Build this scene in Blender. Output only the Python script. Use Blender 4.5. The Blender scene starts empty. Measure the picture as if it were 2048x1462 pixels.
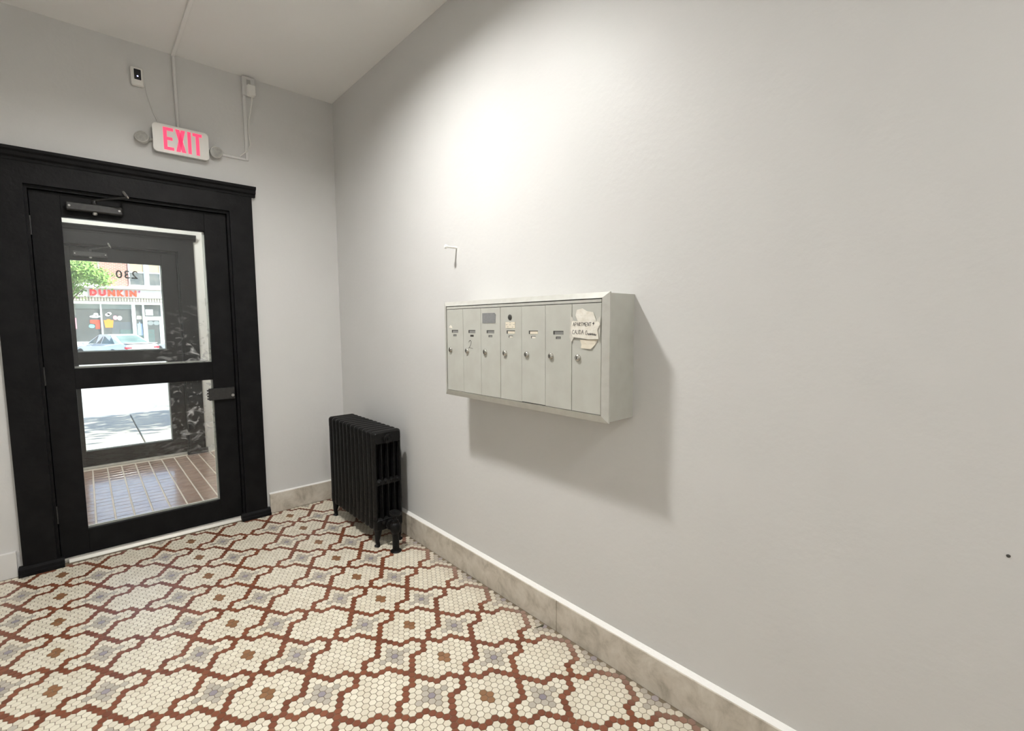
import bpy, math, random
import numpy as np
from mathutils import Matrix, Vector
random.seed(7); rng = np.random.default_rng(7)
SC = bpy.context.scene
COL = SC.collection
PI = math.pi

# ------------------------------------------------------------------ camera
CAM = Vector((-1.5949, -3.9119, 1.45)); FPX = 947.13
YAW, PIT, ROLL = 0.7336, -0.0875, -0.0058
fw = Vector((math.sin(YAW)*math.cos(PIT), math.cos(YAW)*math.cos(PIT), math.sin(PIT)))
rt = Vector((math.cos(YAW), -math.sin(YAW), 0)); up = rt.cross(fw)
rt2 = math.cos(ROLL)*rt + math.sin(ROLL)*up
up2 = -math.sin(ROLL)*rt + math.cos(ROLL)*up
cd = bpy.data.cameras.new('camera'); cam = bpy.data.objects.new('camera', cd); COL.objects.link(cam)
cd.sensor_fit = 'HORIZONTAL'; cd.sensor_width = 36.0; cd.lens = FPX/2048*36.0
cd.clip_start = 0.02; cd.clip_end = 400
M = Matrix.Identity(4)
for i in range(3):
    M[i][0] = rt2[i]; M[i][1] = up2[i]; M[i][2] = -fw[i]; M[i][3] = CAM[i]
cam.matrix_world = M
SC.camera = cam

# ------------------------------------------------------------------ sky, sun, exposure
LAMP_LOBBY = 570.0        # radiance of the lobby ceiling lamp
FILL_HALL = 165.0  # unseen rear lamp, added to lift the ambient light
LAMP_VEST = 170.0
w = bpy.data.worlds.new('world'); SC.world = w; w.use_nodes = True
nt = w.node_tree; bg = nt.nodes['Background']
sky = nt.nodes.new('ShaderNodeTexSky'); sky.sky_type = 'NISHITA'; sky.sun_disc = False
sky.sun_elevation = math.radians(46); sky.sun_rotation = math.radians(116)
sky.altitude = 50; sky.air_density = 1.0; sky.dust_density = 1.5
nt.links.new(sky.outputs['Color'], bg.inputs['Color']); bg.inputs['Strength'].default_value = 0.5
sd = bpy.data.lights.new('sun', 'SUN'); so = bpy.data.objects.new('sun', sd); COL.objects.link(so)
sd.energy = 15.0; sd.angle = math.radians(0.6); sd.color = (1.0, 0.96, 0.88)
so.rotation_euler = Vector((0.62, -0.30, 0.72)).to_track_quat('Z', 'Y').to_euler()
so.location = (20, -14, 24)
vs = SC.view_settings
vs.view_transform = 'Standard'; vs.look = 'None'; vs.exposure = 0.14; vs.gamma = 1.0; vs.use_curve_mapping = False

# ------------------------------------------------------------------ materials
def lin(r, g, b):
    f = lambda c: (c/12.92 if c <= 0.04045 else ((c+0.055)/1.055)**2.4)
    return (f(r/255), f(g/255), f(b/255), 1)
MATS = {}
def mat(name, col, rough=0.5, metal=0.0, spec=0.5, var=None, scale=8.0, bump=0.0, bscale=60.0, coat=0.0, detail=4.0):
    """principled material; var = second colour mixed in by noise"""
    m = bpy.data.materials.new(name); m.use_nodes = True; MATS[name] = m
    t = m.node_tree; p = t.nodes['Principled BSDF']
    p.inputs['Base Color'].default_value = col if len(col) == 4 else (*col, 1)
    p.inputs['Roughness'].default_value = rough; p.inputs['Metallic'].default_value = metal
    p.inputs['Specular IOR Level'].default_value = spec
    p.inputs['Coat Weight'].default_value = coat; p.inputs['Coat Roughness'].default_value = 0.16 if coat == 1.0 else 0.03
    tc = t.nodes.new('ShaderNodeNewGeometry')
    if var is not None:
        n = t.nodes.new('ShaderNodeTexNoise'); n.inputs['Scale'].default_value = scale; n.inputs['Detail'].default_value = detail
        t.links.new(tc.outputs['Position'], n.inputs['Vector'])
        r = t.nodes.new('ShaderNodeValToRGB')
        r.color_ramp.elements[0].position = 0.35; r.color_ramp.elements[1].position = 0.68
        r.color_ramp.elements[0].color = col if len(col) == 4 else (*col, 1)
        r.color_ramp.elements[1].color = var if len(var) == 4 else (*var, 1)
        t.links.new(n.outputs['Fac'], r.inputs['Fac']); t.links.new(r.outputs['Color'], p.inputs['Base Color'])
    if bump > 0:
        n2 = t.nodes.new('ShaderNodeTexNoise'); n2.inputs['Scale'].default_value = bscale; n2.inputs['Detail'].default_value = 3
        t.links.new(tc.outputs['Position'], n2.inputs['Vector'])
        b = t.nodes.new('ShaderNodeBump'); b.inputs['Strength'].default_value = bump; b.inputs['Distance'].default_value = 0.01
        t.links.new(n2.outputs['Fac'], b.inputs['Height']); t.links.new(b.outputs['Normal'], p.inputs['Normal'])
    return m
def emit(name, col, s):
    m = bpy.data.materials.new(name); m.use_nodes = True; MATS[name] = m
    p = m.node_tree.nodes['Principled BSDF']; p.inputs['Base Color'].default_value = (*col[:3], 1)
    p.inputs['Emission Color'].default_value = (*col[:3], 1); p.inputs['Emission Strength'].default_value = s
    return m

mat('wall_paint', (0.66, 0.656, 0.644), 0.5, var=(0.645, 0.641, 0.629), scale=3, bump=0.10, bscale=35)
mat('vestibule_paint', (0.80, 0.79, 0.76), 0.5, bump=0.1, bscale=35)
mat('ceiling_paint', (0.88, 0.87, 0.85), 0.6, bump=0.05, bscale=25)
mat('white_caulk', (0.84, 0.83, 0.80), 0.5, bump=0.2, bscale=90)
mat('black_paint', (0.005, 0.005, 0.0055), 0.5, spec=0.13, var=(0.009, 0.009, 0.0095), scale=15, bump=0.12, bscale=45)
mat('black_metal', (0.014, 0.014, 0.014), 0.42, var=(0.028, 0.027, 0.026), scale=60)
mat('worn_steel', (0.42, 0.41, 0.39), 0.4, metal=0.7)
mat('cast_iron', (0.004, 0.004, 0.004), 0.45, spec=0.2, var=(0.008, 0.008, 0.008), scale=25, bump=0.35, bscale=120)
mat('saddle_stone', (0.42, 0.40, 0.36), 0.5, var=(0.56, 0.54, 0.49), scale=18)
mat('saddle_edge', (0.62, 0.60, 0.55), 0.35, metal=0.3)
mat('silver_paint', lin(196, 197, 189), 0.42, metal=0.12, var=lin(190, 190, 182), scale=14, bump=0.03, bscale=25)
mat('silver_frame', lin(200, 200, 193), 0.4, metal=0.15, var=lin(193, 192, 185), scale=30)
mat('chrome', (0.55, 0.54, 0.50), 0.25, metal=1.0)
mat('dark_recess', (0.05, 0.05, 0.045), 0.6)
mat('slot_grey', (0.25, 0.25, 0.24), 0.45)
mat('paper', lin(233, 230, 220), 0.8, var=lin(224, 219, 206), scale=60, bump=0.3, bscale=50)
mat('paper_cream', lin(226, 218, 200), 0.8)
mat('clear_tape', lin(214, 212, 203), 0.25, var=lin(205, 203, 194), scale=40)
mat('grey_tape', lin(132, 133, 134), 0.6, var=lin(124, 125, 127), scale=120)
mat('ink', (0.035, 0.035, 0.04), 0.6)
mat('white_plastic', (0.86, 0.85, 0.81), 0.4)
mat('white_raceway', (0.72, 0.715, 0.70), 0.5)
mat('sign_side', (0.45, 0.45, 0.43), 0.5)
mat('lens_grey', (0.36, 0.36, 0.34), 0.2, var=(0.46, 0.45, 0.42), scale=60, spec=0.7)
mat('lens_rim', (0.55, 0.54, 0.51), 0.35)
mat('black_gloss', (0.008, 0.009, 0.012), 0.12)
mat('twig', (0.09, 0.085, 0.05), 0.8)
emit('exit_red', (1.0, 0.055, 0.14), 0.85)
emit('led_dot', (0.55, 0.55, 1.0), 3.0)
emit('lamp_lobby', (1.0, 0.985, 0.955), LAMP_LOBBY)
emit('fill_hall', (1.0, 0.985, 0.955), FILL_HALL)
emit('lamp_vest', (1.0, 0.98, 0.95), LAMP_VEST)
# marble baseboard
def marble():
    m = mat('marble', lin(186, 176, 160), 0.35)
    t = m.node_tree; p = t.nodes['Principled BSDF']; g = t.nodes.new('ShaderNodeNewGeometry')
    mp = t.nodes.new('ShaderNodeMapping'); mp.inputs['Scale'].default_value = (1, 1, 0.9)
    n = t.nodes.new('ShaderNodeTexNoise'); n.inputs['Scale'].default_value = 11; n.inputs['Detail'].default_value = 9; n.inputs['Roughness'].default_value = 0.65; n.inputs['Distortion'].default_value = 0.5
    r = t.nodes.new('ShaderNodeValToRGB'); e = r.color_ramp.elements
    e[0].position = 0.28; e[0].color = lin(160, 152, 138); e[1].position = 0.72; e[1].color = lin(216, 210, 199)
    x = e.new(0.5); x.color = lin(199, 191, 178)
    t.links.new(g.outputs['Position'], mp.inputs['Vector']); t.links.new(mp.outputs['Vector'], n.inputs['Vector'])
    t.links.new(n.outputs['Fac'], r.inputs['Fac']); t.links.new(r.outputs['Color'], p.inputs['Base Color'])
marble()
# mosaic tiles: colour of one kind varied by a per-tile value, with grime gathered along the marble base
def tile_mat(name, c0, c1, rough, dirt=0.6):
    m = mat(name, c0, rough); t = m.node_tree; p = t.nodes['Principled BSDF']
    a = t.nodes.new('ShaderNodeAttribute'); a.attribute_name = 'tone'
    r = t.nodes.new('ShaderNodeValToRGB'); r.color_ramp.elements[0].color = c0; r.color_ramp.elements[1].color = c1
    t.links.new(a.outputs['Fac'], r.inputs['Fac'])
    g = t.nodes.new('ShaderNodeNewGeometry'); n = t.nodes.new('ShaderNodeTexNoise'); n.inputs['Scale'].default_value = 7; n.inputs['Detail'].default_value = 6
    t.links.new(g.outputs['Position'], n.inputs['Vector'])
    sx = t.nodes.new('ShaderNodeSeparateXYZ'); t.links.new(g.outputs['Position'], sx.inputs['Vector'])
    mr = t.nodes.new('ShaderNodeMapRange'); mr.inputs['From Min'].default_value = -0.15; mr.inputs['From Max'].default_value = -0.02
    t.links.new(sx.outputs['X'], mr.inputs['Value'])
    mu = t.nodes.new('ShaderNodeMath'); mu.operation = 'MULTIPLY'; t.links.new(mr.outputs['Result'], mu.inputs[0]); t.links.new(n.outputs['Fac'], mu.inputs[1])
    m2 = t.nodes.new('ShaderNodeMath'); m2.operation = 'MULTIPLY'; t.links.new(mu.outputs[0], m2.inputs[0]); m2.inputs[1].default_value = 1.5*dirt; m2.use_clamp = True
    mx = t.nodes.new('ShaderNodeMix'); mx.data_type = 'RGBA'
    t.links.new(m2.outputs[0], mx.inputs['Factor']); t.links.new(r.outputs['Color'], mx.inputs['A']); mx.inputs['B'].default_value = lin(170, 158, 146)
    t.links.new(mx.outputs['Result'], p.inputs['Base Color'])
    return m
TILE = [tile_mat('tile_cream', lin(214, 206, 187), lin(229, 223, 206), 0.3),
        tile_mat('tile_rust', lin(112, 62, 41), lin(132, 77, 52), 0.32),
        tile_mat('tile_grey', lin(172, 165, 152), lin(186, 179, 166), 0.32),
        tile_mat('tile_blue', lin(136, 130, 138), lin(150, 143, 150), 0.32),
        tile_mat('tile_ochre', lin(130, 93, 62), lin(144, 104, 72), 0.32)]
mat('grout', lin(128, 115, 96), 0.85, var=lin(110, 98, 81), scale=14)
mat('quarry_tile', lin(192, 164, 148), 0.3, coat=1.0, var=lin(170, 142, 128), scale=9, bump=0.15, bscale=40)
mat('quarry_grout', lin(226, 216, 204), 0.7)
# exterior
mat('concrete', (0.48, 0.44, 0.36), 0.9, var=(0.36, 0.345, 0.31), scale=2.2, bump=0.3, bscale=60)
mat('asphalt', (0.27, 0.265, 0.255), 0.9, var=(0.34, 0.335, 0.32), scale=3)
mat('kerb_stone', (0.42, 0.41, 0.38), 0.9)
mat('shop_white', (0.80, 0.80, 0.79), 0.5)
mat('shop_cream', (0.70, 0.64, 0.54), 0.6)
mat('shop_grey', (0.30, 0.27, 0.25), 0.6)
mat('shop_inside', (0.28, 0.29, 0.28), 0.7, var=(0.16, 0.17, 0.17), scale=1.6)
mat('shop_frame', (0.72, 0.78, 0.77), 0.45)
mat('sign_orange', (0.80, 0.07, 0.02), 0.5)
mat('sign_red', (0.74, 0.03, 0.035), 0.5)
mat('sign_magenta', (0.45, 0.06, 0.25), 0.5)
mat('decal_orange', (0.85, 0.30, 0.05), 0.5)
mat('decal_red', (0.78, 0.10, 0.06), 0.5)
mat('decal_cyan', (0.25, 0.75, 0.82), 0.5)
mat('decal_teal', (0.18, 0.66, 0.62), 0.5)
mat('decal_blue', (0.32, 0.42, 0.62), 0.5)
mat('decal_pink', (0.85, 0.35, 0.42), 0.5)
mat('decal_white', (0.82, 0.82, 0.82), 0.5)
mat('window_dark', (0.10, 0.12, 0.13), 0.1, var=(0.20, 0.20, 0.19), scale=2)
mat('blind', (0.62, 0.45, 0.28), 0.6)
mat('car_white', (0.88, 0.88, 0.88), 0.25, coat=0.6)
mat('car_glass', (0.10, 0.15, 0.14), 0.08, var=(0.20, 0.26, 0.24), scale=1.5)
mat('car_trim', (0.03, 0.03, 0.03), 0.5)
mat('car_lamp', (0.55, 0.03, 0.05), 0.2)
mat('alloy', (0.55, 0.56, 0.57), 0.3, metal=0.8)
mat('bark', (0.12, 0.085, 0.06), 0.9, bump=0.5, bscale=20)
mat('leaf', (0.13, 0.28, 0.05), 0.6, var=(0.27, 0.42, 0.10), scale=3)
mat('leaf_far', (0.11, 0.25, 0.04), 0.6, var=(0.26, 0.40, 0.09), scale=2.5)
def brick_mat():
    m = mat('brick_wall', (0.4, 0.15, 0.1), 0.85); t = m.node_tree; p = t.nodes['Principled BSDF']
    g = t.nodes.new('ShaderNodeNewGeometry'); sx = t.nodes.new('ShaderNodeSeparateXYZ'); cx = t.nodes.new('ShaderNodeCombineXYZ')
    b = t.nodes.new('ShaderNodeTexBrick'); b.inputs['Scale'].default_value = 1.0
    b.inputs['Brick Width'].default_value = 0.23; b.inputs['Row Height'].default_value = 0.085; b.inputs['Mortar Size'].default_value = 0.011
    b.inputs['Color1'].default_value = (0.44, 0.14, 0.10, 1); b.inputs['Color2'].default_value = (0.54, 0.20, 0.14, 1); b.inputs['Mortar'].default_value = (0.62, 0.54, 0.48, 1)
    t.links.new(g.outputs['Position'], sx.inputs['Vector']); t.links.new(sx.outputs['X'], cx.inputs['X']); t.links.new(sx.outputs['Z'], cx.inputs['Y'])
    t.links.new(cx.outputs['Vector'], b.inputs['Vector']); t.links.new(b.outputs['Color'], p.inputs['Base Color'])
brick_mat()
def glass_mat(name, haze, smear, tint=(0.95, 0.97, 0.96)):
    """thin clear pane: transparent + fresnel reflection, with finger smears and a pale film for dust, painted glare and reflection"""
    m = bpy.data.materials.new(name); m.use_nodes = True; MATS[name] = m; t = m.node_tree
    for n in list(t.nodes): t.nodes.remove(n)
    out = t.nodes.new('ShaderNodeOutputMaterial'); tr = t.nodes.new('ShaderNodeBsdfTransparent'); tr.inputs['Color'].default_value = (*tint, 1)
    gl = t.nodes.new('ShaderNodeBsdfGlossy'); gl.inputs['Roughness'].default_value = 0.02
    fr = t.nodes.new('ShaderNodeFresnel'); fr.inputs['IOR'].default_value = 1.45
    m1 = t.nodes.new('ShaderNodeMixShader'); t.links.new(fr.outputs[0], m1.inputs[0]); t.links.new(tr.outputs[0], m1.inputs[1]); t.links.new(gl.outputs[0], m1.inputs[2])
    df = t.nodes.new('ShaderNodeBsdfDiffuse'); df.inputs['Color'].default_value = (0.8, 0.8, 0.8, 1)
    tl = t.nodes.new('ShaderNodeBsdfTranslucent'); tl.inputs['Color'].default_value = (0.8, 0.8, 0.8, 1)
    dm = t.nodes.new('ShaderNodeMixShader'); dm.inputs[0].default_value = 0.5; t.links.new(df.outputs[0], dm.inputs[1]); t.links.new(tl.outputs[0], dm.inputs[2])
    fac = t.nodes.new('ShaderNodeMath'); fac.operation = 'ADD'; fac.use_clamp = True; fac.inputs[0].default_value = haze; fac.inputs[1].default_value = 0
    if smear > 0:
        g = t.nodes.new('ShaderNodeNewGeometry')
        mp = t.nodes.new('ShaderNodeMapping'); mp.inputs['Scale'].default_value = (1, 1, 1.6); mp.inputs['Rotation'].default_value = (0, 0.6, 0); t.links.new(g.outputs['Position'], mp.inputs['Vector'])
        n = t.nodes.new('ShaderNodeTexNoise'); n.inputs['Scale'].default_value = 13; n.inputs['Detail'].default_value = 7; n.inputs['Distortion'].default_value = 1.6
        t.links.new(mp.outputs['Vector'], n.inputs['Vector'])
        r = t.nodes.new('ShaderNodeMapRange'); r.inputs['From Min'].default_value = 0.55; r.inputs['From Max'].default_value = 0.82; t.links.new(n.outputs['Fac'], r.inputs['Value'])
        # the smeared area: a soft patch around the lock side of the leaf
        sx = t.nodes.new('ShaderNodeSeparateXYZ'); t.links.new(g.outputs['Position'], sx.inputs['Vector'])
        a = t.nodes.new('ShaderNodeMapRange'); a.inputs['From Min'].default_value = -1.35; a.inputs['From Max'].default_value = -1.02; t.links.new(sx.outputs['X'], a.inputs['Value'])
        zd = t.nodes.new('ShaderNodeMath'); zd.operation = 'SUBTRACT'; t.links.new(sx.outputs['Z'], zd.inputs[0]); zd.inputs[1].default_value = 1.0
        za = t.nodes.new('ShaderNodeMath'); za.operation = 'ABSOLUTE'; t.links.new(zd.outputs[0], za.inputs[0])
        zb = t.nodes.new('ShaderNodeMapRange'); zb.inputs['From Min'].default_value = 0.65; zb.inputs['From Max'].default_value = 0.15; t.links.new(za.outputs[0], zb.inputs['Value'])
        k1 = t.nodes.new('ShaderNodeMath'); k1.operation = 'MULTIPLY'; t.links.new(r.outputs[0], k1.inputs[0]); t.links.new(a.outputs[0], k1.inputs[1])
        k2 = t.nodes.new('ShaderNodeMath'); k2.operation = 'MULTIPLY'; t.links.new(k1.outputs[0], k2.inputs[0]); t.links.new(zb.outputs[0], k2.inputs[1])
        k3 = t.nodes.new('ShaderNodeMath'); k3.operation = 'MULTIPLY'; t.links.new(k2.outputs[0], k3.inputs[0]); k3.inputs[1].default_value = smear
        t.links.new(k3.outputs[0], fac.inputs[1])
    mz = t.nodes.new('ShaderNodeMixShader'); t.links.new(fac.outputs[0], mz.inputs[0]); t.links.new(m1.outputs[0], mz.inputs[1]); t.links.new(dm.outputs[0], mz.inputs[2])
    t.links.new(mz.outputs[0], out.inputs['Surface'])
glass_mat('door_glass', 0.02, 0.9)
glass_mat('street_glass', 0.05, 0.0)  # dust film thickened to paint in the outdoor glare wash
glass_mat('shop_glass', 0.22, 0.0, (0.9, 0.95, 0.94))  # heavier film stands in for reflection on the shop windows

# ------------------------------------------------------------------ mesh helpers
ABS = {}
class MB:
    def __init__(s): s.v = []; s.f = []
    def add(s, vs, fs):
        o = len(s.v); s.v += [tuple(x) for x in vs]; s.f += [tuple(i+o for i in f) for f in fs]; return s
    def box(s, x0, x1, y0, y1, z0, z1, b=0.0):
        if b <= 0:
            vs = [(x, y, z) for x in (x0, x1) for y in (y0, y1) for z in (z0, z1)]
            return s.add(vs, [(0,1,3,2),(4,6,7,5),(0,4,5,1),(2,3,7,6),(0,2,6,4),(1,5,7,3)])
        # bevelled: each corner becomes three vertices
        vs = []; ix = {}
        for i, x in enumerate((x0, x1)):
            for j, y in enumerate((y0, y1)):
                for k, z in enumerate((z0, z1)):
                    dx, dy, dz = (b if i == 0 else -b), (b if j == 0 else -b), (b if k == 0 else -b)
                    ix[i,j,k] = len(vs); vs += [(x, y+dy, z+dz), (x+dx, y, z+dz), (x+dx, y+dy, z)]
        I = lambda i,j,k,a: ix[i,j,k]+a
        fs = []
        for i in (0,1):
            q = [I(i,0,0,0), I(i,1,0,0), I(i,1,1,0), I(i,0,1,0)]; fs.append(q if i else q[::-1])
            q = [I(0,i,0,1), I(0,i,1,1), I(1,i,1,1), I(1,i,0,1)]; fs.append(q if i else q[::-1])
            q = [I(0,0,i,2), I(1,0,i,2), I(1,1,i,2), I(0,1,i,2)]; fs.append(q if i else q[::-1])
        for j in (0,1):
            for k in (0,1):
                fs.append([I(0,j,k,1), I(1,j,k,1), I(1,j,k,2), I(0,j,k,2)])
                fs.append([I(j,0,k,0), I(j,1,k,0), I(j,1,k,2), I(j,0,k,2)])
                fs.append([I(j,k,0,0), I(j,k,1,0), I(j,k,1,1), I(j,k,0,1)])
        for i in (0,1):
            for j in (0,1):
                for k in (0,1): fs.append([I(i,j,k,0), I(i,j,k,1), I(i,j,k,2)])
        return s.add(vs, fs)
    def prism(s, poly, axis, a, b):
        """poly: 2-D outline in the two other axes (in xyz order), extruded from a to b along axis"""
        n = len(poly)
        def P(q, h):
            return {0: (h, q[0], q[1]), 1: (q[0], h, q[1]), 2: (q[0], q[1], h)}[axis]
        vs = [P(q, a) for q in poly] + [P(q, b) for q in poly]
        fs = [tuple(range(n))[::-1], tuple(range(n, 2*n))] + [(i, (i+1) % n, n+(i+1) % n, n+i) for i in range(n)]
        return s.add(vs, fs)
    def tube(s, pts, r, n=10, cap=True, flat=None):
        """tube through 3-D points; r number or list; flat=(axis vector, factor) squashes"""
        pts = [Vector(p) for p in pts]; m = len(pts); rr = r if isinstance(r, (list, tuple)) else [r]*m
        base = len(s.v); prev = None
        for i, p in enumerate(pts):
            d = (pts[min(i+1, m-1)] - pts[max(i-1, 0)]).normalized()
            if prev is None:
                a = d.orthogonal().normalized()
            else:
                a = prev - d*prev.dot(d)
                a = a.normalized() if a.length > 1e-6 else d.orthogonal().normalized()
            prev = a; b = d.cross(a)
            for k in range(n):
                t = 2*PI*k/n
                s.v.append(tuple(p + (a*math.cos(t) + b*math.sin(t))*rr[i]))
        for i in range(m-1):
            for k in range(n):
                k2 = (k+1) % n
                s.f.append((base+i*n+k, base+i*n+k2, base+(i+1)*n+k2, base+(i+1)*n+k))
        if cap:
            s.f.append(tuple(base+k for k in range(n))[::-1]); s.f.append(tuple(base+(m-1)*n+k for k in range(n)))
        return s
    def lathe(s, prof, centre, axis=(0,0,1), n=16):
        """prof: (radius, height) along axis from centre"""
        c = Vector(centre); d = Vector(axis).normalized(); a = d.orthogonal().normalized(); b = d.cross(a); base = len(s.v); m = len(prof)
        for r, h in prof:
            for k in range(n):
                t = 2*PI*k/n; s.v.append(tuple(c + d*h + (a*math.cos(t)+b*math.sin(t))*r))
        for i in range(m-1):
            for k in range(n):
                k2 = (k+1) % n; s.f.append((base+i*n+k, base+i*n+k2, base+(i+1)*n+k2, base+(i+1)*n+k))
        s.f.append(tuple(base+k for k in range(n))[::-1]); s.f.append(tuple(base+(m-1)*n+k for k in range(n)))
        return s
    def build(s, name, material, parent=None, world=True, smooth=False):
        off = ABS.get(parent.name, Vector()) if (parent and world) else Vector()
        me = bpy.data.meshes.new(name); me.from_pydata([tuple(Vector(v)-off) for v in s.v], [], s.f); me.update()
        fix_normals(me)
        me.materials.append(MATS[material] if isinstance(material, str) else material)
        if smooth: me.shade_smooth(); me.set_sharp_from_angle(angle=math.radians(40))
        o = bpy.data.objects.new(name, me); COL.objects.link(o)
        if parent: o.parent = parent; ABS[o.name] = Vector(ABS.get(parent.name, Vector()))
        else: ABS[o.name] = Vector()
        return o
import bmesh
def fix_normals(me):
    b = bmesh.new(); b.from_mesh(me); bmesh.ops.recalc_face_normals(b, faces=b.faces); b.to_mesh(me); b.free()
def tag(o, label, cat, group=None, kind=None):
    o['label'] = label
    if cat: o['category'] = cat
    if group: o['group'] = group
    if kind: o['kind'] = kind
    return o
def thing(name, label, cat, loc=(0,0,0), rz=0.0, group=None, kind=None):
    o = bpy.data.objects.new(name, None); o.empty_display_size = 0.1; COL.objects.link(o); o.location = loc; o.rotation_euler = (0,0,rz)
    ABS[o.name] = Vector(loc); return tag(o, label, cat, group, kind)
def copy_tree(o, parent=None):
    c = o.copy(); COL.objects.link(c); c.parent = parent
    for ch in list(o.children): copy_tree(ch, c)
    return c
def rrect(x0, x1, y0, y1, r, n=5):
    P = []
    for cx, cy, a in ((x1-r, y1-r, 0), (x0+r, y1-r, 90), (x0+r, y0+r, 180), (x1-r, y0+r, 270)):
        for k in range(n+1):
            t = math.radians(a + 90*k/n); P.append((cx+r*math.cos(t), cy+r*math.sin(t)))
    return P
def text_mesh(txt, size, ext, offset=0.0):
    c = bpy.data.curves.new('txt', 'FONT'); c.body = txt; c.size = size; c.extrude = ext; c.offset = offset; c.resolution_u = 4
    o = bpy.data.objects.new('txt', c); COL.objects.link(o); bpy.context.view_layer.update()
    dg = bpy.context.evaluated_depsgraph_get(); me = bpy.data.meshes.new_from_object(o.evaluated_get(dg))
    bpy.data.objects.remove(o); bpy.data.curves.remove(c); return me
def mesh_obj(name, me, material, parent):
    me.materials.clear(); me.materials.append(MATS[material]); me.name = name
    o = bpy.data.objects.new(name, me); COL.objects.link(o); o.parent = parent; ABS[o.name] = Vector(ABS.get(parent.name, Vector())); return o

# ------------------------------------------------------------------ room shell
XL, YB, H = -2.60, -6.50, 3.22          # left wall, wall behind, ceiling height
WT = 0.15                               # door wall thickness
OX0, OX1, OZ = -1.800, -0.775, 2.26     # clear opening of the doorway
YO = 2.47                               # inner face of the street wall
DY = YO                                 # offset from lobby door to street door
def st(name, mb, m, label, cat): return tag(mb.build(name, m), label, cat, kind='structure')
st('wall_right', MB().box(0, 0.15, YB, WT, -0.02, H+0.1), 'wall_paint', 'smooth white plaster wall the mailboxes hang on', 'wall')
st('wall_left', MB().box(XL-0.15, XL, YB, WT, -0.02, H+0.1), 'wall_paint', 'white lobby wall opposite the mailboxes', 'wall')
st('wall_rear', MB().box(XL-0.15, 0.15, YB-0.15, YB, -0.02, H+0.1), 'wall_paint', 'white lobby wall facing the entrance door', 'wall')
st('wall_front', MB().box(XL, OX0-0.012, 0, WT, -0.02, H+0.1).box(OX1+0.012, 0, 0, WT, -0.02, H+0.1).box(OX0-0.012, OX1+0.012, 0, WT, OZ, H+0.1),
   'wall_paint', 'white wall around the lobby door below the exit sign', 'wall')
st('ceiling', MB().box(XL-0.15, 0.15, YB-0.15, WT, H, H+0.12), 'ceiling_paint', 'plain off-white lobby ceiling', 'ceiling')
# vestibule
VX0, VX1 = -2.45, -0.05
st('wall_vestibule_left', MB().box(VX0-0.15, VX0, WT, YO, -0.02, H+0.1), 'vestibule_paint', 'white vestibule side wall on the hinge side', 'wall')
st('wall_vestibule_right', MB().box(VX1, VX1+0.15, WT, YO, -0.02, H+0.1), 'vestibule_paint', 'white vestibule side wall on the lock side', 'wall')
st('wall_street', MB().box(-9, OX0-0.012, YO, YO+0.22, -0.5, 3.45).box(OX1+0.012, 7, YO, YO+0.22, -0.5, 3.45).box(OX0-0.012, OX1+0.012, YO, YO+0.22, OZ, 3.45).box(OX0-0.012, OX1+0.012, YO, YO+0.22, -0.5, -0.004),
   'vestibule_paint', 'white wall around the street door of the vestibule', 'wall')
st('ceiling_vestibule', MB().box(VX0-0.15, VX1+0.15, WT, YO, H, H+0.12), 'ceiling_paint', 'off-white ceiling of the vestibule', 'ceiling')

# ------------------------------------------------------------------ mosaic floor
SX, SY = 0.02876, 0.02489                 # tile pitch along the rows, and between rows
FX, FY = -0.6705, -2.1065                 # one of the grey flowers
rust = set()
for sx in (1, -1):
    for sy in (1, -1):
        for q in [(0,6),(.5,5),(1,4),(1.5,3),(2,2),(3,2),(4,2),(4.5,1),(5,0)]:
            rust.add((round(sx*q[0]*2) % 22, (sy*q[1]) % 12))
        for q in [(0.5,-7),(1,-8),(1.5,-9),(2,-10),(3,-10),(4,-10),(4.5,-11),(5,-12)]:
            rust.add((round(sx*q[0]*2) % 22, (sy*q[1]) % 12))
grey = {(round(a*2) % 22, b % 12) for a, b in [(1,0),(-1,0),(.5,1),(-.5,1),(.5,-1),(-.5,-1),(2,0),(-2,0),(0,2),(0,-2)]}
ochre = {(round(a*2) % 44, b % 12) for a, b in [(5,6),(6,6),(5.5,7),(5.5,5)]}
odd = {(-4,-8): 1, (-5,-9): 1, (-4,-10): 0, (-3,-9): 0}      # one setting slip, as laid
def tile_kind(i2, j):
    if (i2, j) in odd: return odd[(i2, j)]
    a, b = i2 % 22, j % 12
    if (a, b) == (0, 0): return 3
    if (a, b) in grey: return 2
    if (i2 % 44, b) in ochre: return 4
    if (a, b) in rust: return 1
    return 0
BX, BY = -0.0233, -0.0233                  # face of the marble base
tiles = []
for j in range(math.ceil((YB-FY)/SY), int((BY-FY)/SY)+1):
    y = FY + j*SY
    par = j % 2
    for i2 in range(math.ceil((XL-FX)/SX*2), int((BX-FX)/SX*2)+2):
        if (i2 % 2) != par: continue
        x = FX + i2*SX/2
        if x > BX-0.004 or x < XL+0.006 or y > BY-0.006 or y < YB+0.01: continue
        if y > -0.055 and (-1.965 < x < -1.76 or -0.815 < x < -0.61): continue     # under the plinth blocks
        tiles.append((x, y, tile_kind(i2, j)))
TR = SX/math.sqrt(3) - 0.0010              # corner radius of a tile
ang = np.radians(30 + 60*np.arange(6)); ring = np.stack([np.cos(ang), np.sin(ang)], 1)
floor = st('floor', MB().box(XL-0.15, 0.15, YB-0.15, WT, -0.12, -0.0012), 'grout', 'hexagon mosaic floor in cream with rust outlines and grey flowers', 'floor')
def proj(x, y, z=0):
    d = Vector((x, y, z)) - CAM; dz = d.dot(fw)
    if dz < 0.05: return None
    return 1024 + FPX*d.dot(rt2)/dz, 731 - FPX*d.dot(up2)/dz, dz
vis = []
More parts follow.
